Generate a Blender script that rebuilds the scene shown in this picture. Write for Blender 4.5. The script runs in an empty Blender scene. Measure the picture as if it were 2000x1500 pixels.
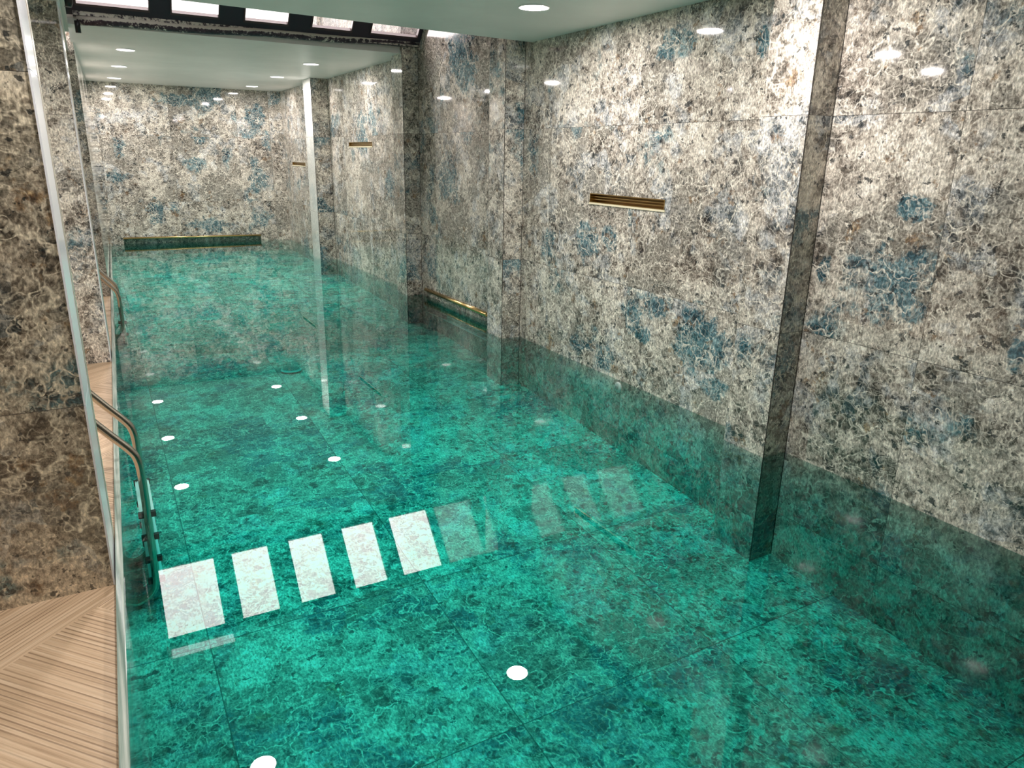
import bpy, bmesh, math, random
from mathutils import Matrix, Vector
random.seed(7)
S = 1.74                      # one survey unit (camera height above the water) in metres
SC = bpy.context.scene
COL = SC.collection

# ------------------------------------------------------------------ camera, light, exposure
F_PX, YAW, PITCH, ROLL = 1415.25, 0.515522, 0.304020, 0.019926
def make_camera():
    cy, sy, cp, sp = math.cos(YAW), math.sin(YAW), math.cos(PITCH), math.sin(PITCH)
    w = Vector((sy*cp, cy*cp, -sp)); r = Vector((cy, -sy, 0)); u = r.cross(w)
    cr, sr = math.cos(ROLL), math.sin(ROLL)
    r2 = cr*r + sr*u; u2 = -sr*r + cr*u
    cd = bpy.data.cameras.new('camera'); cd.sensor_fit = 'HORIZONTAL'; cd.sensor_width = 36
    cd.lens = 36*F_PX/2000; cd.clip_start = 0.02; cd.clip_end = 200
    co = bpy.data.objects.new('camera', cd); COL.objects.link(co)
    m = Matrix((r2, u2, -w)).transposed().to_4x4(); m.translation = Vector((0, 0, S))
    co.matrix_world = m; SC.camera = co
make_camera()
SC.view_settings.view_transform = 'Standard'; SC.view_settings.look = 'None'
SC.view_settings.gamma = 1; SC.view_settings.use_curve_mapping = False
SC.view_settings.exposure = 0.22
LAMP_W = 26.0                 # watts of each ceiling downlight
SKY_RAD = 10.5                # radiance of the daylight behind the skylight panes
wd = bpy.data.worlds.new('world'); SC.world = wd; wd.use_nodes = True
wd.node_tree.nodes['Background'].inputs[0].default_value = (1.0, .93, .90, 1)
wd.node_tree.nodes['Background'].inputs[1].default_value = 2.0
cy_ = SC.cycles
cy_.max_bounces = 8; cy_.diffuse_bounces = 3; cy_.glossy_bounces = 4
cy_.transmission_bounces = 8; cy_.transparent_max_bounces = 8; cy_.volume_bounces = 0
cy_.caustics_reflective = False; cy_.caustics_refractive = False
cy_.sample_clamp_indirect = 3.0; cy_.sample_clamp_direct = 0.0
cy_.use_adaptive_sampling = True; cy_.adaptive_threshold = 0.05
cy_.use_denoising = True
try: cy_.denoiser = 'OPENIMAGEDENOISE'
except Exception: pass

# ------------------------------------------------------------------ node helper
class NT:
    def __init__(s, name):
        s.m = bpy.data.materials.new(name); s.m.use_nodes = True
        s.t = s.m.node_tree; s.t.nodes.clear()
        s.out = s.t.nodes.new('ShaderNodeOutputMaterial')
    def n(s, typ, ins=None, **kw):
        nd = s.t.nodes.new('ShaderNode'+typ)
        for k, v in kw.items(): setattr(nd, k, v)
        for k, v in (ins or {}).items(): s.put(nd.inputs[k], v)
        return nd
    def put(s, sock, v):
        if isinstance(v, bpy.types.NodeSocket): s.t.links.new(v, sock)
        elif isinstance(v, (tuple, list)) and sock.type == 'RGBA': sock.default_value = (*v[:3], 1)
        else: sock.default_value = v
    def math(s, op, a, b=0.0, c=None, clamp=False):
        nd = s.t.nodes.new('ShaderNodeMath'); nd.operation = op; nd.use_clamp = clamp
        s.put(nd.inputs[0], a); s.put(nd.inputs[1], b)
        if c is not None: s.put(nd.inputs[2], c)
        return nd.outputs[0]
    def vm(s, op, a, b=(0, 0, 0), sc=None):
        nd = s.t.nodes.new('ShaderNodeVectorMath'); nd.operation = op
        s.put(nd.inputs[0], a)
        if sc is None: s.put(nd.inputs[1], b)
        else: s.put(nd.inputs['Scale'], sc)
        return nd.outputs[0]
    def mix(s, f, a, b, mode='MIX'):
        nd = s.t.nodes.new('ShaderNodeMix'); nd.data_type = 'RGBA'; nd.blend_type = mode
        s.put(nd.inputs[0], f); s.put(nd.inputs[6], a); s.put(nd.inputs[7], b)
        return nd.outputs[2]
    def noise(s, v, scale, detail=4, rough=.6, dist=0, out='Fac'):
        nd = s.n('TexNoise', {'Vector': v, 'Scale': scale, 'Detail': detail, 'Roughness': rough, 'Distortion': dist})
        return nd.outputs[out]
    def step(s, x, a, b, lo=0.0, hi=1.0):
        nd = s.n('MapRange', {'Value': x, 'From Min': a, 'From Max': b, 'To Min': lo, 'To Max': hi}, interpolation_type='SMOOTHSTEP')
        return nd.outputs[0]
    def ramp(s, x, pts):
        nd = s.t.nodes.new('ShaderNodeValToRGB'); e = nd.color_ramp.elements
        e[0].position, e[0].color = pts[0][0], (*pts[0][1], 1)
        e[1].position, e[1].color = pts[-1][0], (*pts[-1][1], 1)
        for p, c in pts[1:-1]:
            q = e.new(p); q.color = (*c, 1)
        s.put(nd.inputs[0], x); return nd.outputs[0]
    def ridge(s, n, w):       # 1 on the line n = .5, falling to 0 at distance w
        d = s.math('ABSOLUTE', s.math('SUBTRACT', n, .5))
        return s.step(d, 0, w, 1, 0)
    def bsdf(s, **kw):
        nd = s.t.nodes.new('ShaderNodeBsdfPrincipled')
        for k, v in kw.items(): s.put(nd.inputs[k.replace('_', ' ')], v)
        s.t.links.new(nd.outputs[0], s.out.inputs[0]); return nd

def simple(name, col, rough=.5, metal=0, **kw):
    t = NT(name); t.bsdf(Base_Color=col, Roughness=rough, Metallic=metal, **kw); return t.m

TILE = 0.69*S
def ellipses(t, uv, spots):   # field that is 1 at the heart of each mineral patch and 0 at its rim
    f = None
    for cu, cv, ru, rv in spots:
        q = t.vm('MULTIPLY', t.vm('SUBTRACT', uv, (cu, cv, 0)), (1/ru, 1/rv, 0))
        nd = t.t.nodes.new('ShaderNodeVectorMath'); nd.operation = 'LENGTH'; t.put(nd.inputs[0], q)
        e = t.math('SUBTRACT', 1, nd.outputs['Value'])
        f = e if f is None else t.math('MAXIMUM', f, e)
    return t.math('MAXIMUM', f, -1.5)
SP_RIGHT = [(.20, .33, .21, .30), (.155, .753, .14, .08), (1.565, -.27, .32, .30), (2.32, -.215, .20, .16), (2.18, -.33, .12, .08), (2.68, .35, .14, .13),
            (3.0, .29, .2, .18), (3.6, .2, .15, .17), (2.06, 1.71, .26, .12), (1.28, 1.61, .06, .12), (.64, .395, .05, .11), (2.0, -.09, .22, .10),
            (-.449, .12, .06, .10), (5.33, 1.8, .3, .28), (5.81, .70, .42, .30), (2.65, -.65, .16, .14), (1.35, -.55, .2, .1), (7.6, .55, .25, .3), (8.7, 1.2, .3, .35)]
CL_RIGHT = [(.28, 1.40, .24, .19), (1.82, .66, .18, .28), (-.24, .745, .08, .15), (1.18, -.11, .12, .18), (2.93, .75, .18, .16)]
SP_BACK = [(4.385, -.196, .24, .28), (6.36, .425, .23, .27), (5.32, -.46, .45, .16), (5.2, .69, .3, .17), (6.38, 1.64, .25, .32), (3.8, .46, .2, .14), (5.0, 1.85, .5, .13)]
SP_FLOOR = [(1.51, 2.3, .26, .28), (.62, 3.65, .3, .55), (.55, 5.55, .5, .5), (.6, 1.15, .15, .2), (1.5, -.04, .26, .26), (1.83, 1.23, .13, .35), (1.8, .08, .09, .24),
            (3.24, 3.25, .3, .4), (1.87, 4.66, .25, .5), (1.04, 8.2, .3, .5), (1.27, .82, .1, .13), (2.67, .77, .2, .15), (2.23, .07, .17, .12)]
def marble(name, bright=1.0, warm=0.0, joint=True, rough=.045, pale=0.0, blue=0.0, spots=(), clasts=(), jw=.0016):
    t = NT(name)
    uv = t.n('UVMap', uv_map='uv').outputs[0]
    sep = t.n('SeparateXYZ', {0: uv})
    iu = t.math('FLOOR', t.math('DIVIDE', sep.outputs[0], TILE))
    iv = t.math('FLOOR', t.math('DIVIDE', sep.outputs[1], TILE))
    idv = t.n('CombineXYZ', {0: iu, 1: iv, 2: 3.0}).outputs[0]
    wn = t.n('TexWhiteNoise', {'Vector': idv}, noise_dimensions='3D')
    off = t.vm('SCALE', wn.outputs['Color'], sc=37.0)
    p0 = t.vm('ADD', uv, off)
    wc = t.noise(p0, 3.0, 3, .62, out='Color')
    p = t.vm('ADD', p0, t.vm('SCALE', t.vm('SUBTRACT', wc, (.5, .5, .5)), sc=.16))
    # tone: broad cloud + fine mottling + pebbly clasts of two sizes
    cloud = t.noise(p0, 1.7, 3, .6)
    nb = t.noise(p0, 9, 6, .8)
    v1 = t.n('TexVoronoi', {'Vector': p, 'Scale': 30.0, 'Randomness': 1.0})
    r1 = t.n('SeparateColor', {0: v1.outputs['Color']}).outputs[0]
    v2 = t.n('TexVoronoi', {'Vector': p, 'Scale': 8.5, 'Randomness': 1.0})
    r2 = t.n('SeparateColor', {0: v2.outputs['Color']})
    val = t.math('ADD', t.math('MULTIPLY', t.math('SUBTRACT', cloud, .5), .9), t.math('MULTIPLY', t.math('SUBTRACT', nb, .5), 1.75))
    val = t.math('ADD', val, t.math('MULTIPLY', t.math('SUBTRACT', r1, .5), .24-.12*warm))
    val = t.math('ADD', val, t.math('MULTIPLY', t.math('SUBTRACT', r2.outputs[0], .5), .15))
    val = t.math('ADD', val, .545)
    cream = t.ramp(val, [(.14, (.030, .028, .028)), (.30, (.12, .105, .09)), (.43, (.27, .235, .20)),
                         (.56, (.47, .42, .365)), (.72, (.72, .655, .57)), (.90, (.90, .84, .76))])
    slate = t.ramp(val, [(.14, (.022, .032, .042)), (.30, (.085, .11, .125)), (.43, (.21, .235, .255)),
                         (.56, (.40, .42, .44)), (.72, (.66, .655, .66)), (.90, (.90, .885, .86))])
    cool = t.math('ADD', t.noise(p0, 2.4, 4, .65), t.math('MULTIPLY', t.math('SUBTRACT', r2.outputs[1], .5), .16))
    col = t.mix(t.step(cool, .50, .62, 0, .85), cream, slate)
    fine = t.noise(p0, 26, 3, .75)
    # plainer taupe clasts with silky grain
    vor = t.n('TexVoronoi', {'Vector': p, 'Scale': 2.7, 'Randomness': 1.0})
    cell = t.n('SeparateColor', {0: vor.outputs['Color']}).outputs[0]
    silk = t.noise(t.vm('MULTIPLY', p, (12, 60, 12)), 1.6, 3, .6, .6)
    clast = t.ramp(silk, [(.3, (.10, .092, .08)), (.5, (.235, .215, .185)), (.7, (.44, .405, .35))])
    cm = t.step(cell, .78, .80)
    if clasts: cm = t.math('MAXIMUM', cm, t.step(t.math('ADD', ellipses(t, uv, clasts), t.math('MULTIPLY', t.math('SUBTRACT', t.noise(p0, 4, 3, .5), .5), .8)), .05, .12))
    col = t.mix(t.math('MULTIPLY', cm, .8), col, clast)
    # blue-green blotches
    nbl = t.math('ADD', t.noise(p0, 1.25, 4, .58), t.math('MULTIPLY', t.math('SUBTRACT', fine, .5), .10))
    blm = t.step(nbl, .560-blue, .625-blue, 0, .95)
    if spots:
        rag = t.math('MULTIPLY', t.math('SUBTRACT', t.noise(p0, 7, 5, .72), .5), 2.6)
        fld = t.math('ADD', ellipses(t, uv, spots), rag)
        blm = t.math('MAXIMUM', blm, t.step(fld, .12, .42, 0, .95))
    blc = t.ramp(t.math('ADD', t.math('MULTIPLY', fine, .6), t.math('MULTIPLY', val, .4)), [(.30, (.010, .030, .048)), (.43, (.032, .085, .115)), (.54, (.085, .185, .225)), (.66, (.23, .35, .38)), (.78, (.5, .6, .6))])
    col = t.mix(blm, col, blc)
    # lace of cream veins, four scales
    l1 = t.ridge(t.noise(p, 1.9, 4, .58), .012)
    l2 = t.ridge(t.noise(t.vm('ADD', p, (7, 3, 1)), 5.5, 3, .55), .020)
    l3 = t.ridge(t.noise(t.vm('ADD', p, (1, 9, 4)), 19, 2, .5), .05)
    ve = t.n('TexVoronoi', {'Vector': p, 'Scale': 13.0, 'Randomness': 1.0}, feature='DISTANCE_TO_EDGE')
    l4 = t.step(ve.outputs[0], .0, .055, 1, 0)
    msk = t.step(t.noise(p0, 1.9, 2), .40, .58)
    lace = t.math('MAXIMUM', t.math('MULTIPLY', l1, .9), t.math('MULTIPLY', l2, .75))
    lace = t.math('MAXIMUM', lace, t.math('MAXIMUM', t.math('MULTIPLY', t.math('MULTIPLY', l4, .45-.3*warm), msk), t.math('MULTIPLY', l3, .38)))
    col = t.mix(lace, col, (.88, .82, .72))
    # rust and dark pits
    rs = t.step(t.noise(t.vm('ADD', p0, (4, 4, 9)), 5.2, 5, .72), .60+(-.03*warm), .66)
    col = t.mix(t.math('MULTIPLY', rs, .7), col, t.ramp(fine, [(.36, (.045, .022, .014)), (.52, (.26, .15, .075)), (.68, (.62, .46, .27))]))
    dk = t.step(t.noise(t.vm('ADD', p0, (2, 8, 5)), 17, 3, .7), .605, .655)
    col = t.mix(t.math('MULTIPLY', dk, .85), col, (.030, .038, .045))
    # crisp fine grain
    g = t.noise(t.vm('MULTIPLY', p0, (1, .5, 1)), 95, 2, .6, .4)
    col = t.mix(1.0, col, t.ramp(g, [(.30, (.42, .42, .42)), (.5, (.95, .95, .95)), (.70, (1.55, 1.55, 1.55))]), 'MULTIPLY')
    # a few dark cracks
    cr = t.math('MULTIPLY', t.ridge(t.noise(t.vm('ADD', p0, (5, 5, 2)), 1.1, 6, .6), .0022), t.step(t.noise(p0, 1.3, 1), .52, .58))
    col = t.mix(t.math('MULTIPLY', cr, .9), col, (.02, .015, .012))
    if warm: col = t.mix(1.0, col, (1-.12*warm+.1*warm, .93, .80), 'MULTIPLY')
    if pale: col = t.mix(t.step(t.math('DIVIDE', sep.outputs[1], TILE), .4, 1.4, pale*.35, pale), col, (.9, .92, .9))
    if bright != 1: col = t.mix(1.0, col, (bright,)*3, 'MULTIPLY')
    if joint:
        fu = t.math('ABSOLUTE', t.math('SUBTRACT', t.math('FRACT', t.math('DIVIDE', sep.outputs[0], TILE)), .5))
        fv = t.math('ABSOLUTE', t.math('SUBTRACT', t.math('FRACT', t.math('DIVIDE', sep.outputs[1], TILE)), .5))
        j = t.math('GREATER_THAN', t.math('MAXIMUM', fu, fv), .5-jw/TILE)
        col = t.mix(t.math('MULTIPLY', j, .75), col, (.03, .03, .028))
    t.bsdf(Base_Color=col, Roughness=rough, IOR=1.7)
    return t.m

M_MARBLE = marble('marble_tile')
M_RIGHT = marble('marble_tile_right_wall', spots=SP_RIGHT, clasts=CL_RIGHT, blue=-.035)
M_BACK = marble('marble_tile_back_wall', spots=SP_BACK, blue=-.03)
M_MARBLE_WARM = marble('marble_tile_warm', warm=1.0, bright=.85)
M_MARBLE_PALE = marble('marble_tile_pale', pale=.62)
M_FLOOR = marble('marble_floor_tile', rough=.65, blue=-.01, bright=1.08, jw=.0030, spots=SP_FLOOR)

def deck_mat():               # wood-look ribbed planks laid in herringbone, 45 degrees to the pool
    t = NT('ribbed_wood_deck')
    g = t.n('NewGeometry').outputs['Position']
    r = t.n('VectorRotate', {'Vector': g, 'Angle': math.radians(48)}, rotation_type='Z_AXIS').outputs[0]
    r = t.vm('ADD', r, (2.355, -1.45, 0)); W = .40; N = 3
    v = t.vm('SCALE', r, sc=1/W); sp = t.n('SeparateXYZ', {0: v})
    i = t.math('FLOOR', sp.outputs[0]); j = t.math('FLOOR', sp.outputs[1])
    m = t.math('FLOORED_MODULO', t.math('SUBTRACT', i, j), 2*N)
    hor = t.math('LESS_THAN', m, N-.5)
    fx = t.math('FRACT', sp.outputs[0]); fy = t.math('FRACT', sp.outputs[1])
    across = t.math('ADD', t.math('MULTIPLY', hor, fy), t.math('MULTIPLY', t.math('SUBTRACT', 1, hor), fx))
    # plank identity
    pid = t.n('CombineXYZ', {0: t.math('ADD', t.math('MULTIPLY', hor, t.math('SUBTRACT', i, m)), t.math('MULTIPLY', t.math('SUBTRACT', 1, hor), i)),
                             1: t.math('ADD', t.math('MULTIPLY', hor, j), t.math('MULTIPLY', t.math('SUBTRACT', 1, hor), t.math('ADD', j, m))), 2: hor}).outputs[0]
    wn = t.n('TexWhiteNoise', {'Vector': pid}, noise_dimensions='3D')
    # grain stretched along the plank
    lx = t.math('ADD', t.math('MULTIPLY', hor, sp.outputs[0]), t.math('MULTIPLY', t.math('SUBTRACT', 1, hor), sp.outputs[1]))
    gc = t.n('CombineXYZ', {0: t.math('MULTIPLY', lx, .5), 1: t.math('MULTIPLY', across, 22), 2: t.math('MULTIPLY', wn.outputs[0], 20)}).outputs[0]
    gr = t.noise(gc, 1.2, 5, .65, .3)
    ribs = t.math('SINE', t.math('MULTIPLY', across, 2*math.pi*21))
    rm = t.step(t.noise(gc, .35, 2), .42, .58, .25, 1)
    ln = t.math('MULTIPLY', t.step(ribs, .35, .95), rm)
    base = t.ramp(gr, [(.3, (.40, .27, .165)), (.5, (.60, .43, .28)), (.7, (.74, .57, .40))])
    base = t.mix(t.math('MULTIPLY', ln, .68), base, (.20, .125, .075))
    tint = t.math('ADD', .88, t.math('MULTIPLY', wn.outputs[0], .2))
    base = t.mix(1.0, base, t.n('CombineColor', {0: tint, 1: tint, 2: tint}).outputs[0], 'MULTIPLY')
    bp = t.n('Bump', {'Height': t.math('MULTIPLY', ln, -1), 'Strength': .35, 'Distance': .003})
    t.bsdf(Base_Color=base, Roughness=.45, Normal=bp.outputs[0])
    return t.m
M_DECK = deck_mat()

def plaster(name, col, rough):
    t = NT(name); g = t.n('NewGeometry').outputs['Position']
    n = t.noise(g, 1.3, 4); c = t.mix(t.step(n, .35, .65), col, tuple(x*.93 for x in col))
    t.bsdf(Base_Color=c, Roughness=rough, IOR=1.4); return t.m
M_CEIL = plaster('satin_ceiling_paint', (.94, .905, .885), .38)
M_PLASTER = plaster('skylight_plaster', (.84, .78, .74), .8)
M_BRASS = simple('brass', (.80, .58, .26), .22, 1.0)
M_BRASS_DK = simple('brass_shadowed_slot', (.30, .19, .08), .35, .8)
M_STEEL = simple('stainless_steel', (.56, .53, .47), .14, 1.0)
M_TREAD = simple('tread_steel', (.9, .9, .88), .35, .1)
M_BLACK = simple('black_plastic', (.012, .012, .014), .35)
M_FRAME = simple('dark_purple_frame', (.045, .024, .042), .35)
M_WHITE = simple('white_plastic', (.82, .84, .82), .35)
M_CLAD = simple('pale_polished_cladding', (.86, .87, .92), .16, 0, IOR=1.6)
M_JOINT = simple('dark_silicone', (.035, .03, .026), .6)
M_RIM = simple('white_metal_rim', (.85, .85, .85), .3)

def beam_mat():
    t = NT('flaking_purple_beam_paint'); g = t.n('NewGeometry'); p = g.outputs['Position']
    nz = t.n('SeparateXYZ', {0: g.outputs['Normal']}).outputs[2]
    n = t.noise(p, 26, 7, .7)
    m = t.step(t.math('ADD', n, t.math('MULTIPLY', t.noise(p, 4, 3), .25)), .70, .75)
    up = t.step(t.math('ADD', nz, t.math('MULTIPLY', t.math('SUBTRACT', n, .5), 1.4)), -.12, .05)
    m = t.math('MAXIMUM', m, up)
    col = t.mix(m, t.ramp(n, [(.35, (.02, .010, .022)), (.6, (.085, .05, .075))]), (.72, .66, .6))
    t.bsdf(Base_Color=col, Roughness=.5); return t.m
M_BEAM = beam_mat()

def glass_mat(name, col, rough=0.0):
    t = NT(name)
    tr = t.n('BsdfTransparent', {0: col}); gl = t.n('BsdfGlossy', {'Color': (1, 1, 1), 'Roughness': .02})
    fr = t.n('Fresnel', {'IOR': 1.5}); mx = t.n('MixShader', {0: fr.outputs[0], 1: tr.outputs[0], 2: gl.outputs[0]})
    t.t.links.new(mx.outputs[0], t.out.inputs[0]); return t.m
M_PANE = glass_mat('skylight_glass', (.95, .95, .95))

def kerb_mat():
    t = NT('green_glass_parapet'); g = t.n('NewGeometry').outputs['Position']
    n = t.noise(t.vm('MULTIPLY', g, (60, 1.4, 20)), 1, 5, .6)
    c = t.ramp(n, [(.3, (.12, .20, .175)), (.5, (.34, .42, .37)), (.7, (.66, .70, .64))])
    t.bsdf(Base_Color=c, Roughness=.08, IOR=1.5); return t.m
M_KERB = kerb_mat()

def water_mat():
    t = NT('pool_water')
    tr = t.n('BsdfTransparent', {0: (.97, 1, .99)}); gl = t.n('BsdfGlossy', {'Color': (1, 1, 1), 'Roughness': 0.0})
    fr = t.n('Fresnel', {'IOR': 1.333}); mx = t.n('MixShader', {0: fr.outputs[0], 1: tr.outputs[0], 2: gl.outputs[0]})
    t.t.links.new(mx.outputs[0], t.out.inputs[0])
    ab = t.n('VolumeAbsorption', {'Color': WATER_COL, 'Density': WATER_DEN})
    t.t.links.new(ab.outputs[0], t.out.inputs[1]); return t.m
WATER_COL, WATER_DEN = (.07, .915, .885), 1.9
M_WATER = water_mat()

# ------------------------------------------------------------------ mesh helper (survey units in, metres out)
class MB:
    def __init__(s): s.v = []; s.f = []; s.sm = []
    def poly(s, pts, sm=False):
        b = len(s.v); s.v += [tuple(p) for p in pts]; s.f.append(list(range(b, b+len(pts)))); s.sm.append(sm)
    def prism(s, plan, z0, z1):        # plan: counter-clockwise xy points
        n = len(plan); b = len(s.v)
        s.v += [(x, y, z0) for x, y in plan]+[(x, y, z1) for x, y in plan]
        s.f.append([b+i for i in range(n)][::-1]); s.f.append([b+n+i for i in range(n)])
        for i in range(n):
            j = (i+1) % n; s.f.append([b+i, b+j, b+n+j, b+n+i])
        s.sm += [False]*(n+2)
    def box(s, x0, x1, y0, y1, z0, z1): s.prism([(x0, y0), (x1, y0), (x1, y1), (x0, y1)], z0, z1)
    def tube(s, path, r, n=14, cap=True):
        P = [Vector(p) for p in path]; b = len(s.v); prev = None
        for i, p in enumerate(P):
            d = (P[min(i+1, len(P)-1)]-P[max(i-1, 0)]).normalized()
            if prev is None: a = d.orthogonal().normalized()
            else: a = (prev-d*prev.dot(d)).normalized()
            prev = a; c = d.cross(a); rr = r[i] if isinstance(r, (list, tuple)) else r
            for k in range(n):
                t = 2*math.pi*k/n; s.v.append(tuple(p+(a*math.cos(t)+c*math.sin(t))*rr))
        for i in range(len(P)-1):
            for k in range(n):
                k2 = (k+1) % n
                s.f.append([b+i*n+k, b+i*n+k2, b+(i+1)*n+k2, b+(i+1)*n+k]); s.sm.append(True)
        if cap:
            s.f.append([b+k for k in range(n)][::-1]); s.f.append([b+(len(P)-1)*n+k for k in range(n)]); s.sm += [False, False]
    def lathe(s, prof, c, axis='Z', n=40):
        b = len(s.v)
        for r, h in prof:
            for k in range(n):
                t = 2*math.pi*k/n; a, q = r*math.cos(t), r*math.sin(t)
                s.v.append({'Z': (c[0]+a, c[1]+q, c[2]+h), 'X': (c[0]+h, c[1]+a, c[2]+q)}[axis])
        for i in range(len(prof)-1):
            for k in range(n):
                k2 = (k+1) % n; s.f.append([b+i*n+k, b+i*n+k2, b+(i+1)*n+k2, b+(i+1)*n+k]); s.sm.append(True)
        s.f.append([b+k for k in range(n)][::-1]); s.f.append([b+(len(prof)-1)*n+k for k in range(n)]); s.sm += [False, False]
    def build(s, name, mat, parent=None, uvoff=(0, 0), mats=None, bevel=0, loc=None):
        me = bpy.data.meshes.new(name)
        me.from_pydata([(x*S, y*S, z*S) for x, y, z in s.v], [], s.f); me.update()
        bm = bmesh.new(); bm.from_mesh(me); bmesh.ops.recalc_face_normals(bm, faces=bm.faces); bm.to_mesh(me); bm.free()
        uv = me.uv_layers.new(name='uv')
        for p in me.polygons:
            n = p.normal; ax = max(range(3), key=lambda i: abs(n[i]))
            for li in p.loop_indices:
                c = me.vertices[me.loops[li].vertex_index].co
                if ax == 0: q = (c.y-1.21*S, c.z-.45*S)
                elif ax == 1: q = (c.x-.13*S+TILE*3, c.z-.45*S)
                else: q = (c.x-.13*S, c.y-1.35*S)
                uv.data[li].uv = (q[0]+uvoff[0]*TILE, q[1]+uvoff[1]*TILE)
        for p, sm in zip(me.polygons, s.sm): p.use_smooth = sm
        me.materials.append(mat)
        for m in mats or []: me.materials.append(m)
        o = bpy.data.objects.new(name, me); COL.objects.link(o)
        if parent: o.parent = parent; 
        if bevel:
            md = o.modifiers.new('bevel', 'BEVEL'); md.width = bevel; md.segments = 2; md.limit_method = 'ANGLE'
        return o
def tag(o, label, cat, group=None, kind=None):
    o['label'] = label; o['category'] = cat
    if group: o['group'] = group
    if kind: o['kind'] = kind
    return o
def struct(o, label=None):
    o['kind'] = 'structure'
    if label: o['label'] = label
    return o
def empty(name, loc=(0, 0, 0)):
    o = bpy.data.objects.new(name, None); COL.objects.link(o); o.location = Vector(loc)*S; o.empty_display_size = .1; return o

# ------------------------------------------------------------------ survey of the room (units)
DEEP = -.62; ZN = 1.56; ZF = 1.654; YB = 9.06; Y0 = -2.0; ZTOP = 2.25
def XO(y): return -.115+.0218*y        # outer line of the parapet = faces of the left piers
def XI(y): return XO(y)+.020           # water's edge on the left

# pool floor, deck
PROF = [(-2.2, -.50), (-1.5, -.497), (-.5, -.492), (.2, -.487), (.8, -.480), (1.3, -.464), (1.8, -.437), (2.3, -.402), (3.0, -.350), (3.7, -.302), (4.5, -.256), (5.5, -.211), (6.5, -.178), (8.0, -.143), (9.8, -.115)]
def FZ(x, y):                 # bottom raised towards the far end: apparent depth under refraction put into the shape
    t = min(max(y+.25*x, PROF[0][0]), PROF[-1][0])
    for (a, za), (b, zb) in zip(PROF, PROF[1:]):
        if t <= b: return za+(zb-za)*(t-a)/(b-a)
m = MB(); NX, NY = 14, 90; vb = []
for j in range(NY+1):
    for i in range(NX+1):
        y = Y0+(YB+.12-Y0)*j/NY; x = XI(y)-.03+(2.2-XI(y)+.03)*i/NX; m.v.append((x, y, FZ(x, y)))
for j in range(NY):
    for i in range(NX):
        a = j*(NX+1)+i; m.f.append([a, a+1, a+NX+2, a+NX+1]); m.sm.append(True)
struct(m.build('pool_floor', M_FLOOR), 'green-looking marble tiles on the bottom of the pool')
m = MB(); m.prism([(-1.7, Y0), (XO(Y0), Y0), (XO(6.0), 6.0), (-1.7, 6.0)], -.05, -.01)
struct(m.build('pool_deck', M_DECK), 'ribbed light wood herringbone floor left of the pool')
# left pool wall below the deck
m = MB(); m.prism([(XI(Y0)-.11, Y0), (XI(Y0), Y0), (XI(YB), YB), (XI(YB)-.11, YB)], DEEP, -.055)
struct(m.build('pool_wall', M_MARBLE, uvoff=(3, 20)), 'submerged marble side wall of the pool beside the deck')

# right wall with niches and the overflow recess
def wall_yz(m, X, th, y0, y1, z0, z1, holes=()):
    ys = sorted({y0, y1, *[h[0] for h in holes], *[h[1] for h in holes]}); zs = sorted({z0, z1, *[h[2] for h in holes], *[h[3] for h in holes]})
    for a, b in zip(ys, ys[1:]):
        for c, d in zip(zs, zs[1:]):
            if any(h[0] <= (a+b)/2 <= h[1] and h[2] <= (c+d)/2 <= h[3] for h in holes): continue
            m.box(X, X+th, a, b, c, d)
V1 = (2.383, 2.918, .800, .842); V2 = (5.965, 6.585, 1.058, 1.093); V3 = (8.07, 8.64, .864, .897)
OV = (3.96, 4.945, -.112, .040)
SL = (3.96, 4.945, -.112, -.082)       # underwater slot at its foot        # overflow recess between the second and third pillar
m = MB()
wall_yz(m, 2.06, .14, Y0, 5.10, DEEP, ZTOP, [V1, OV])
m.box(2.072, 2.2, OV[0], OV[1], SL[3], OV[3])       # back of the recess
m.box(2.17, 2.2, OV[0], OV[1], SL[2], SL[3])
m.box(2.11, 2.2, V1[0], V1[1], V1[2], V1[3])
wall_yz(m, 2.030, .17, 5.10, 7.30, DEEP, ZTOP, [V2]); m.box(2.08, 2.2, *V2)
wall_yz(m, 2.003, .197, 7.30, YB+.12, DEEP, ZTOP, [V3]); m.box(2.053, 2.2, *V3)
struct(m.build('wall_right', M_RIGHT), 'long glossy marble wall on the right of the pool')
# back wall with its overflow recess
OBX = (.225, 1.672, -.075, .062)
m = MB()
def wall_xz(m, Y, th, x0, x1, z0, z1, holes=()):
    xs = sorted({x0, x1, *[h[0] for h in holes], *[h[1] for h in holes]}); zs = sorted({z0, z1, *[h[2] for h in holes], *[h[3] for h in holes]})
    for a, b in zip(xs, xs[1:]):
        for c, d in zip(zs, zs[1:]):
            if any(h[0] <= (a+b)/2 <= h[1] and h[2] <= (c+d)/2 <= h[3] for h in holes): continue
            m.box(a, b, Y, Y+th, c, d)
wall_xz(m, YB, .12, -.1, 2.003, DEEP, ZTOP, [OBX]); m.box(OBX[0], OBX[1], YB+.08, YB+.12, OBX[2], OBX[3])
struct(m.build('wall_back', M_BACK), 'marble wall at the far end of the pool')
m = MB(); m.box(1.86, 2.003, YB-.05, YB, DEEP, ZF)
struct(m.build('wall_chase', M_MARBLE, uvoff=(14, 9)), 'narrow marble boxing in the far right corner')
m = MB(); m.box(-1.9, 2.2, Y0-.1, Y0, DEEP, ZTOP)
struct(m.build('wall_rear', M_MARBLE, uvoff=(19, 2)))
m = MB(); m.box(-1.8, -1.7, Y0, 6.0, -.05, ZTOP)
struct(m.build('wall_left', M_MARBLE, uvoff=(23, 5)))

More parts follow.
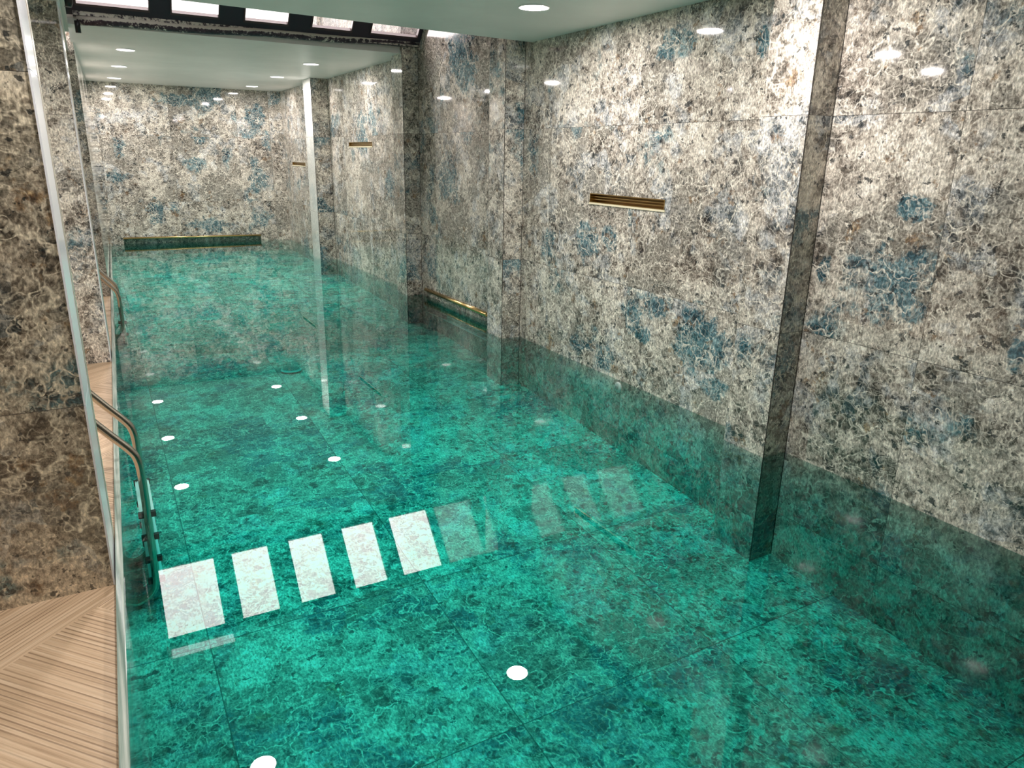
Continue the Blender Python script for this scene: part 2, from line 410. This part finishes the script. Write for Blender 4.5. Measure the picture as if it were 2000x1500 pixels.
# pillars on the right wall
def pillar(x, y0, y1, back, z1, uo, mat=M_MARBLE, lab=''):
    m = MB(); m.box(x, back, y0, y1, DEEP, z1)
    p = struct(m.build('pillar', mat, uvoff=uo, bevel=.003), lab)
    w = .0016
    for q in ((x-w*.5, x+w, y0-w*.5, y0+w), (back-w, back+.001, y0-w, y0+.001)):
        m = MB(); m.box(*q, DEEP, z1-.001); b_ = m.build('corner_joint', M_JOINT, parent=p); b_['label'] = 'dark silicone corner joint'
    return p
pillar(1.948, 1.625, 1.815, 2.06, ZN, (31, 3), lab='nearest marble pillar on the right wall, its shaded side facing us')
pillar(1.942, 3.56, 3.74, 2.06, ZTOP, (35, 7), lab='second marble pillar on the right wall, at the edge of the near ceiling')
pillar(1.942, 5.03, 5.235, 2.06, ZTOP, (41, 1), lab='third marble pillar on the right wall, under the end of the dark beam')
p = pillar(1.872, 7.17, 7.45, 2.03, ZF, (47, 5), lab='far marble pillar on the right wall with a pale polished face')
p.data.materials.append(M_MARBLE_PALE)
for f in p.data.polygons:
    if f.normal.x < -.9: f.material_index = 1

# piers on the left side: marble front, pale polished flank
def pier(y0, y1, z1, uo, mat, lab, clad=True):
    e = empty('pillar', (XO(y0)-.4, y0, 0)); struct(e, lab)
    m = MB(); m.prism([(-1.7, y0), (XO(y0)-.004, y0), (XO(y1)-.004, y1), (-1.7, y1)], -.01, z1)
    o = m.build('pillar_body', mat, uvoff=uo); o.parent = e; o.matrix_parent_inverse = Matrix.Translation(-e.location)
    if clad:
        m = MB()
        seams = [-.01, .45, 1.145, z1]
        for a, b in zip(seams, seams[1:]):
            m.prism([(XO(y0)-.004, y0-.003), (XO(y0), y0-.003), (XO(y1), y1), (XO(y1)-.004, y1)], a+.0008, b-.0008)
        o = m.build('side_cladding', M_CLAD); o['label'] = 'pale polished side panel of the pillar'
        o.parent = e; o.matrix_parent_inverse = Matrix.Translation(-e.location)
    return e
pier(1.80, 2.0, ZN, (53, 2), M_MARBLE_WARM, 'nearest marble pillar on the left, brownish stone with a pale shining edge')
pier(3.99, 4.15, 1.62, (57, 8), M_MARBLE, 'second marble pillar on the left, behind the near ladder')
m = MB(); m.prism([(-1.7, 5.9), (XO(5.9), 5.9), (XO(YB)+.004, YB), (-1.7, YB)], -.05, ZTOP)
struct(m.build('wall_side', M_MARBLE, uvoff=(63, 1)), 'marble wall along the far left of the pool')
for ya, yb in ((1.99, 2.03), (4.14, 4.17)):
    m = MB(); m.prism([(XO(ya)-.02, ya), (XO(ya)+.001, ya), (XO(yb)+.001, yb), (XO(yb)-.02, yb)], -.01, 1.56)
    tag(m.build('corner_trim', simple('beige_metal_profile', (.62, .56, .46), .3, .5)), 'thin beige corner profile on the %s left marble pillar' % ('nearest' if ya < 3 else 'second'), 'trim', 'corner profiles of the left pillars')

# glass parapet between deck and water
m = MB(); m.prism([(XO(Y0)+.001, Y0), (XI(Y0), Y0), (XI(YB), YB), (XO(YB)+.006, YB)], -.055, .016)
o = m.build('glass_parapet', M_KERB, bevel=.003); tag(o, 'low green glass edge running between the wooden deck and the water', 'parapet')

# ceilings
m = MB()
m.prism([(-1.7, Y0), (2.06, Y0), (2.06, 3.50), (-1.7, 3.27)], ZN, ZN+.03)
struct(m.build('ceiling', M_CEIL), 'pale grey-green ceiling above the near half of the pool')
m = MB(); m.prism([(-.0, 5.06), (2.06, 5.06), (2.06, YB), (-.0, YB)], ZF, ZF+.03)
struct(m.build('ceiling', M_CEIL), 'pale grey-green ceiling above the far half of the pool')
m = MB(); m.prism([(-1.7, 3.27), (-.02, 3.37), (-.02, 5.9), (-1.7, 5.9)], 1.60, 1.63)
struct(m.build('ceiling', M_CEIL), 'soffit over the deck alcoves')
# skylight well
m = MB()
m.prism([(-.05, 3.375), (2.06, 3.50), (2.06, 3.46), (-.05, 3.335)], ZN+.03, ZTOP)       # near cheek
m.box(-.05, .0, 3.4, 5.2, 1.63, ZTOP)                                                     # left cheek
m.box(-.05, 2.2, 3.3, 4.60, 2.13, 2.17)                                                   # solid roof
m.box(-.05, 2.2, 5.06, 5.12, ZF+.03, 1.72)
struct(m.build('wall_skylight', M_PLASTER), 'plastered sides of the skylight opening')

# ------------------------------------------------------------------ skylight window
LO = Vector((0, 4.985, 1.752)); HI = Vector((0, 4.65, 2.10))
sky = empty('window_1', (1.05, 4.8, 1.9)); struct(sky, 'sloping skylight of five panes in dark frames above the beam')
def adopt(o, e): o.parent = e; o.matrix_parent_inverse = Matrix.Translation(-e.location); return o
panes = [(.045, .415), (.52, .785), (.92, 1.185), (1.32, 1.585), (1.70, 2.035)]
d = (HI-LO); nrm = Vector((0, d.z, -d.y)).normalized()      # points towards the back wall / up
if nrm.z < 0: nrm = -nrm
m = MB()
def slab(m, x0, x1, t0, t1, h0, h1):
    A = LO+d*t0; B = LO+d*t1
    q = [(x, P.y+nrm.y*h, P.z+nrm.z*h) for x, P, h in ((x0, A, h0), (x1, A, h0), (x1, B, h0), (x0, B, h0), (x0, A, h1), (x1, A, h1), (x1, B, h1), (x0, B, h1))]
    b = len(m.v); m.v += q
    for f in ((0, 1, 2, 3), (4, 5, 6, 7), (0, 1, 5, 4), (1, 2, 6, 5), (2, 3, 7, 6), (3, 0, 4, 7)): m.f.append([b+i for i in f]); m.sm.append(False)
slab(m, -.02, 2.06, -.13, 0.0, -.014, .010); slab(m, -.02, 2.06, 1.0, 1.12, -.014, .010)
xs = [-.02]+[v for p in panes for v in p]+[2.06]
for a, b in zip(xs[::2], xs[1::2]): slab(m, a, b, 0, 1, -.014, .010)
adopt(m.build('window_frame', M_FRAME), sky)
for k, (a, b) in enumerate(panes):
    m = MB(); slab(m, a-.004, b+.004, -.01, 1.01, .002, .006); adopt(m.build('pane', M_PANE), sky)
    m = MB()                                            # slim bead around the pane
    slab(m, a, a+.008, 0, 1, -.022, .004); slab(m, b-.008, b, 0, 1, -.022, .004); slab(m, a+.008, b-.008, 0, .03, -.022, .004)
    adopt(m.build('glazing_bead', simple('brown_bead', (.09, .045, .05), .35)), sky)
    ld = bpy.data.lights.new('daylight', 'AREA'); ld.shape = 'RECTANGLE'
    ld.size = (b-a+.01)*S; ld.size_y = d.length*1.2*S
    ld.color = (1.0, .875, .86); ld.energy = SKY_RAD*math.pi*ld.size*ld.size_y
    lo = bpy.data.objects.new('daylight', ld); COL.objects.link(lo)
    c = LO+d*.44+nrm*.0075; zax = nrm; xax = Vector((1, 0, 0)); yax = zax.cross(xax)
    mm = Matrix((xax, yax, zax)).transposed().to_4x4(); mm.translation = Vector(((a+b)/2, c.y, c.z))*S
    lo.matrix_world = mm

t = NT('frosted_roof_light'); em = t.n('Emission', {0: (.95, .97, 1), 1: 4.5}); t.t.links.new(em.outputs[0], t.out.inputs[0])
m = MB(); m.prism([(.060, 4.465), (.440, 4.465), (.440, 4.545), (.060, 4.555)], 2.122, 2.129)
o = adopt(m.build('roof_light_strip', t.m), sky); o['label'] = 'narrow frosted roof light, seen mirrored in the water'
# dark flaking beam along the foot of the skylight, and the black pipe end beside it
m = MB(); m.tube([(.045+2.02*t/12, 5.02-.0*t, 1.672+.050*t/12+.004*math.sin(t*1.3)) for t in range(13)], .026, 18)
m.box(.03, 2.06, 5.0, 5.06, 1.695, 1.745)
tag(m.build('ceiling_beam', M_BEAM), 'dark purple beam with flaking white paint at the foot of the skylight', 'beam')
e = empty('downpipe', (.012, 4.30, 1.63)); tag(e, 'black pipe end hanging at the left corner of the skylight', 'pipe')
m = MB(); m.tube([(.012, 4.30, 2.0), (.012, 4.30, 1.68), (.012, 4.30, 1.645), (.012, 4.30, 1.628)], [.025, .025, .023, .015], 20); adopt(m.build('pipe', M_BLACK), e)
m = MB(); m.tube([(.045, 4.96, 1.66), (.045, 4.96, 1.60)], .014, 14)
tag(m.build('pipe_clip', M_BLACK), 'small black fitting below the left end of the purple beam', 'fitting')

# ------------------------------------------------------------------ downlights
RL, RD = .055, .062
def downlight(x, y, z, lab, grp='round recessed ceiling downlights'):
    e = empty('downlight', (x, y, z)); tag(e, lab, 'ceiling light', grp)
    m = MB(); n = 40
    for k in range(n):
        a, b = 2*math.pi*k/n, 2*math.pi*(k+1)/n
        P = lambda r, t, h: (x+r*math.cos(t), y+r*math.sin(t), z+h)
        m.poly([P(RD, a, 0.0), P(RD, b, 0.0), P(RD-.002, b, -.005), P(RD-.002, a, -.005)], True)
        m.poly([P(RD-.002, a, -.005), P(RD-.002, b, -.005), P(RL, b, -.004), P(RL, a, -.004)], True)
        m.poly([P(RL, a, -.004), P(RL, b, -.004), P(RL, b, -.0005), P(RL, a, -.0005)], True)
    adopt(m.build('trim_ring', M_RIM), e)
    m = MB(); m.lathe([(RL, 0), (RL, -.0012)], (x, y, z-.0004)); o = adopt(m.build('diffuser', M_DIFF), e); o['label'] = 'glowing white diffuser'
    ld = bpy.data.lights.new('lamp', 'AREA'); ld.shape = 'DISK'; ld.size = 2*RL*S*.97; ld.energy = LAMP_W; ld.color = (1.0, .93, .885)
    lo = bpy.data.objects.new('lamp', ld); COL.objects.link(lo); lo.parent = e; lo.location = (0, 0, -.003*S)
    return e
t = NT('lit_diffuser'); em = t.n('Emission', {0: (1, .98, .95), 1: 3.0}); t.t.links.new(em.outputs[0], t.out.inputs[0]); M_DIFF = t.m
for y, w in ((6.067, 'nearest to the dark beam'), (7.271, 'in the middle of the far ceiling'), (8.479, 'nearest to the back wall')):
    downlight(.3235, y, ZF, 'round white downlight of the left row, '+w)
    downlight(1.5985, y, ZF, 'round white downlight of the right row, '+w)
for y in (2.706, 1.60):
    v = y > 2
    downlight(1.5985, y, ZN, 'large round white downlight at the edge of the near ceiling' if v else 'round white downlight close to the nearest right pillar, outside the view')
    downlight(.3235, y, ZN, 'round white downlight of the near ceiling, seen only mirrored in the water' if v else 'round white downlight close to the nearest left pillar, outside the view')
for x, y, w in ((-.9, 1.0, 'in front of the nearest left pillar'), (-.55, 3.0, 'between the two left pillars'), (-.9, 5.0, 'beside the far ladder')):  # no lamps seen over the deck; added to brighten it and the left pillars
    downlight(x, y, ZN if y < 3.2 else 1.60, 'added unseen deck fill light '+w+', outside the view')

# ------------------------------------------------------------------ water
m = MB(); m.prism([(XI(Y0)-.004, Y0+.002), (2.10, Y0+.002), (2.10, YB+.095), (XI(YB)-.004, YB+.095)], DEEP-.01, 0.0)
wat = m.build('pool_water', M_WATER); tag(wat, 'clear still green water filling the pool', 'water', kind='stuff')

# ------------------------------------------------------------------ ladders
def arc(pts, k=8):            # Catmull-Rom through the points
    P = [Vector(p) for p in pts]; P = [P[0]*2-P[1]]+P+[P[-1]*2-P[-2]]; out = []
    for i in range(1, len(P)-2):
        for j in range(k):
            t = j/k; a, b, c, d_ = P[i-1], P[i], P[i+1], P[i+2]
            out.append(.5*((2*b)+(c-a)*t+(2*a-5*b+4*c-d_)*t*t+(3*b-a-3*c+d_)*t**3))
    out.append(P[-2]); return out
RAIL = [(-.33, 0, -.008), (-.33, 0, .10), (-.325, 0, .24), (-.295, 0, .345), (-.235, 0, .385), (-.17, 0, .365), (-.10, 0, .275), (-.045, 0, .205), (.008, 0, .140), (.024, 0, .105), (.029, 0, .05), (.0295, 0, -.08), (.029, 0, -.18), (.028, 0, -.29), (.022, 0, -.335), (.002, 0, -.362), (-.026, 0, -.374), (-.050, 0, -.376)]
def ladder(y, x, lab, w=.135):
    e = empty('pool_ladder', (x, y, 0)); tag(e, lab, 'ladder', 'stainless steel pool ladders')
    for s in (-1, 1):
        m = MB(); m.tube([(x+p.x, y+s*w, p.z) for p in arc(RAIL)], .0118, 16)
        h = adopt(m.build('handrail', M_STEEL), e)
        m = MB(); m.lathe([(.026, 0), (.026, .004), (.016, .010)], (x-.33, y+s*w, -.0095)); adopt(m.build('deck_flange', M_STEEL), e)
        m = MB(); m.lathe([(.012, 0), (.020, .004), (.020, .018)], (x-.0545, y+s*w, -.376), 'X', 24); adopt(m.build('wall_foot', M_BLACK), e)
    for z in (-.078, -.157, -.235, -.31):
        m = MB(); n = 7
        m.box(x+.008, x+.050, y-w+.004, y+w-.004, z-.006, z+.004)
        for k in range(n): m.box(x+.010+.0055*k, x+.013+.0055*k, y-w+.006, y+w-.006, z+.004, z+.0065)
        tr = adopt(m.build('tread', M_TREAD), e)
        for s in (-1, 1):
            m = MB(); m.box(x+.004, x+.054, y+s*(w-.004)-.007, y+s*(w-.004)+.007, z-.012, z+.008)
            c = m.build('end_cap', M_BLACK, bevel=.004); c.parent = tr; c['label'] = 'black plastic end cap of the tread'
    return e
ladder(2.44, -.012+.0, 'near stainless steel pool ladder with four treads, beside the nearest left pillar')
ladder(5.40, .030, 'far small stainless steel pool ladder, in front of the far left wall')

# ------------------------------------------------------------------ wall slots (air vents)
def vent(X, V, dpt, lab):
    y0, y1, z0, z1 = V; e = empty('wall_vent', (X, (y0+y1)/2, z0)); tag(e, lab, 'vent', 'slim brass wall vents')
    m = MB(); t_ = .0035
    m.box(X-.002, X+dpt, y0-.001, y1+.001, z0, z0+t_); m.box(X-.002, X+dpt, y0-.001, y1+.001, z1-t_, z1)
    m.box(X-.002, X+dpt, y0, y0+t_, z0+t_, z1-t_); m.box(X-.002, X+dpt, y1-t_, y1, z0+t_, z1-t_)
    adopt(m.build('vent_frame', M_BRASS), e)
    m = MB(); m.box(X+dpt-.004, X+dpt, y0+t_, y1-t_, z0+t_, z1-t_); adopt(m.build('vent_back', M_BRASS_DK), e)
    h = (z1-z0)
    for q in (.36, .64):
        m = MB(); zc = z0+h*q
        m.prism([(X+.012, y0+t_), (X+.030, y0+t_), (X+.030, y1-t_), (X+.012, y1-t_)], zc-.0018, zc+.0018)
        adopt(m.build('vent_slat', M_BRASS), e)
    m = MB(); m.box(X-.003, X+.001, y0-.004, y1+.004, z0-.008, z0); o = adopt(m.build('sill', simple('cream_sealant', (.80, .72, .52), .5)), e); o['label'] = 'cream sill strip under the vent'
vent(2.06, V1, .05, 'slim brass wall vent between the first and second right pillars, the largest of the three')
vent(2.030, V2, .05, 'slim brass wall vent between the third and the pale far pillar')
vent(2.003, V3, .05, 'slim brass wall vent beyond the pale pillar, near the back wall')

# brass edge bars over the overflow recesses
m = MB(); m.tube([(2.054, OV[0], OV[3]+.012), (2.054, OV[1], OV[3]+.012)], .0135, 14)
tag(m.build('brass_bar', M_BRASS), 'brass edge bar at the waterline under the skylight, between two right pillars', 'trim bar', 'brass bars over the pool overflows')
m = MB(); m.tube([(OBX[0], YB-.006, OBX[3]+.006), (OBX[1], YB-.006, OBX[3]-.006)], .0110, 14)
tag(m.build('brass_bar', M_BRASS), 'long brass edge bar just above the water on the back wall', 'trim bar', 'brass bars over the pool overflows')
m = MB(); m.box(2.055, 2.062, OV[0], OV[1], -.117, -.112)
tag(m.build('recess_sill', M_WHITE), 'thin white sill under water below the skylight brass bar', 'sill')

# drain and wall inlets
DRZ = FZ(.903, 4.29)+.004
e = empty('pool_drain', (.903, 4.29, DRZ-.0005)); tag(e, 'round white drain cover on the pool bottom', 'drain')
m = MB(); m.lathe([(.062, 0), (.062, .004), (.054, .008)], (.903, 4.29, DRZ)); adopt(m.build('drain_ring', M_WHITE), e)
m = MB(); m.lathe([(.052, .008), (.050, .010)], (.903, 4.29, DRZ)); g_ = adopt(m.build('drain_grate', simple('grate_grey', (.5, .55, .52), .4)), e)
m = MB()
for k in range(-5, 6):
    w = math.sqrt(max(0, .046**2-(k*.0085)**2)); m.box(.903+k*.0085-.0016, .903+k*.0085+.0016, 4.29-w, 4.29+w, DRZ+.0101, DRZ+.0113)
adopt(m.build('grate_slots', M_BLACK), e)
for x, y, z, lab in ((2.06, 2.608, -.036, 'small round white inlet under water between the first and second right pillars'), (2.071, 4.42, -.022, 'small round white inlet inside the overflow recess under the skylight')):
    e = empty('pool_inlet', (x, y, z)); tag(e, lab, 'inlet', 'round white pool inlets')
    m = MB(); m.lathe([(.012, -.010), (.020, -.010), (.026, -.005), (.026, 0)], (x, y, z), 'X', 28); adopt(m.build('inlet_rim', M_WHITE), e)
    m = MB(); m.lathe([(.006, -.0125), (.011, -.0125), (.011, -.009)], (x, y, z), 'X', 20); adopt(m.build('inlet_nozzle', simple('nozzle_grey', (.35, .4, .4), .4)), e)
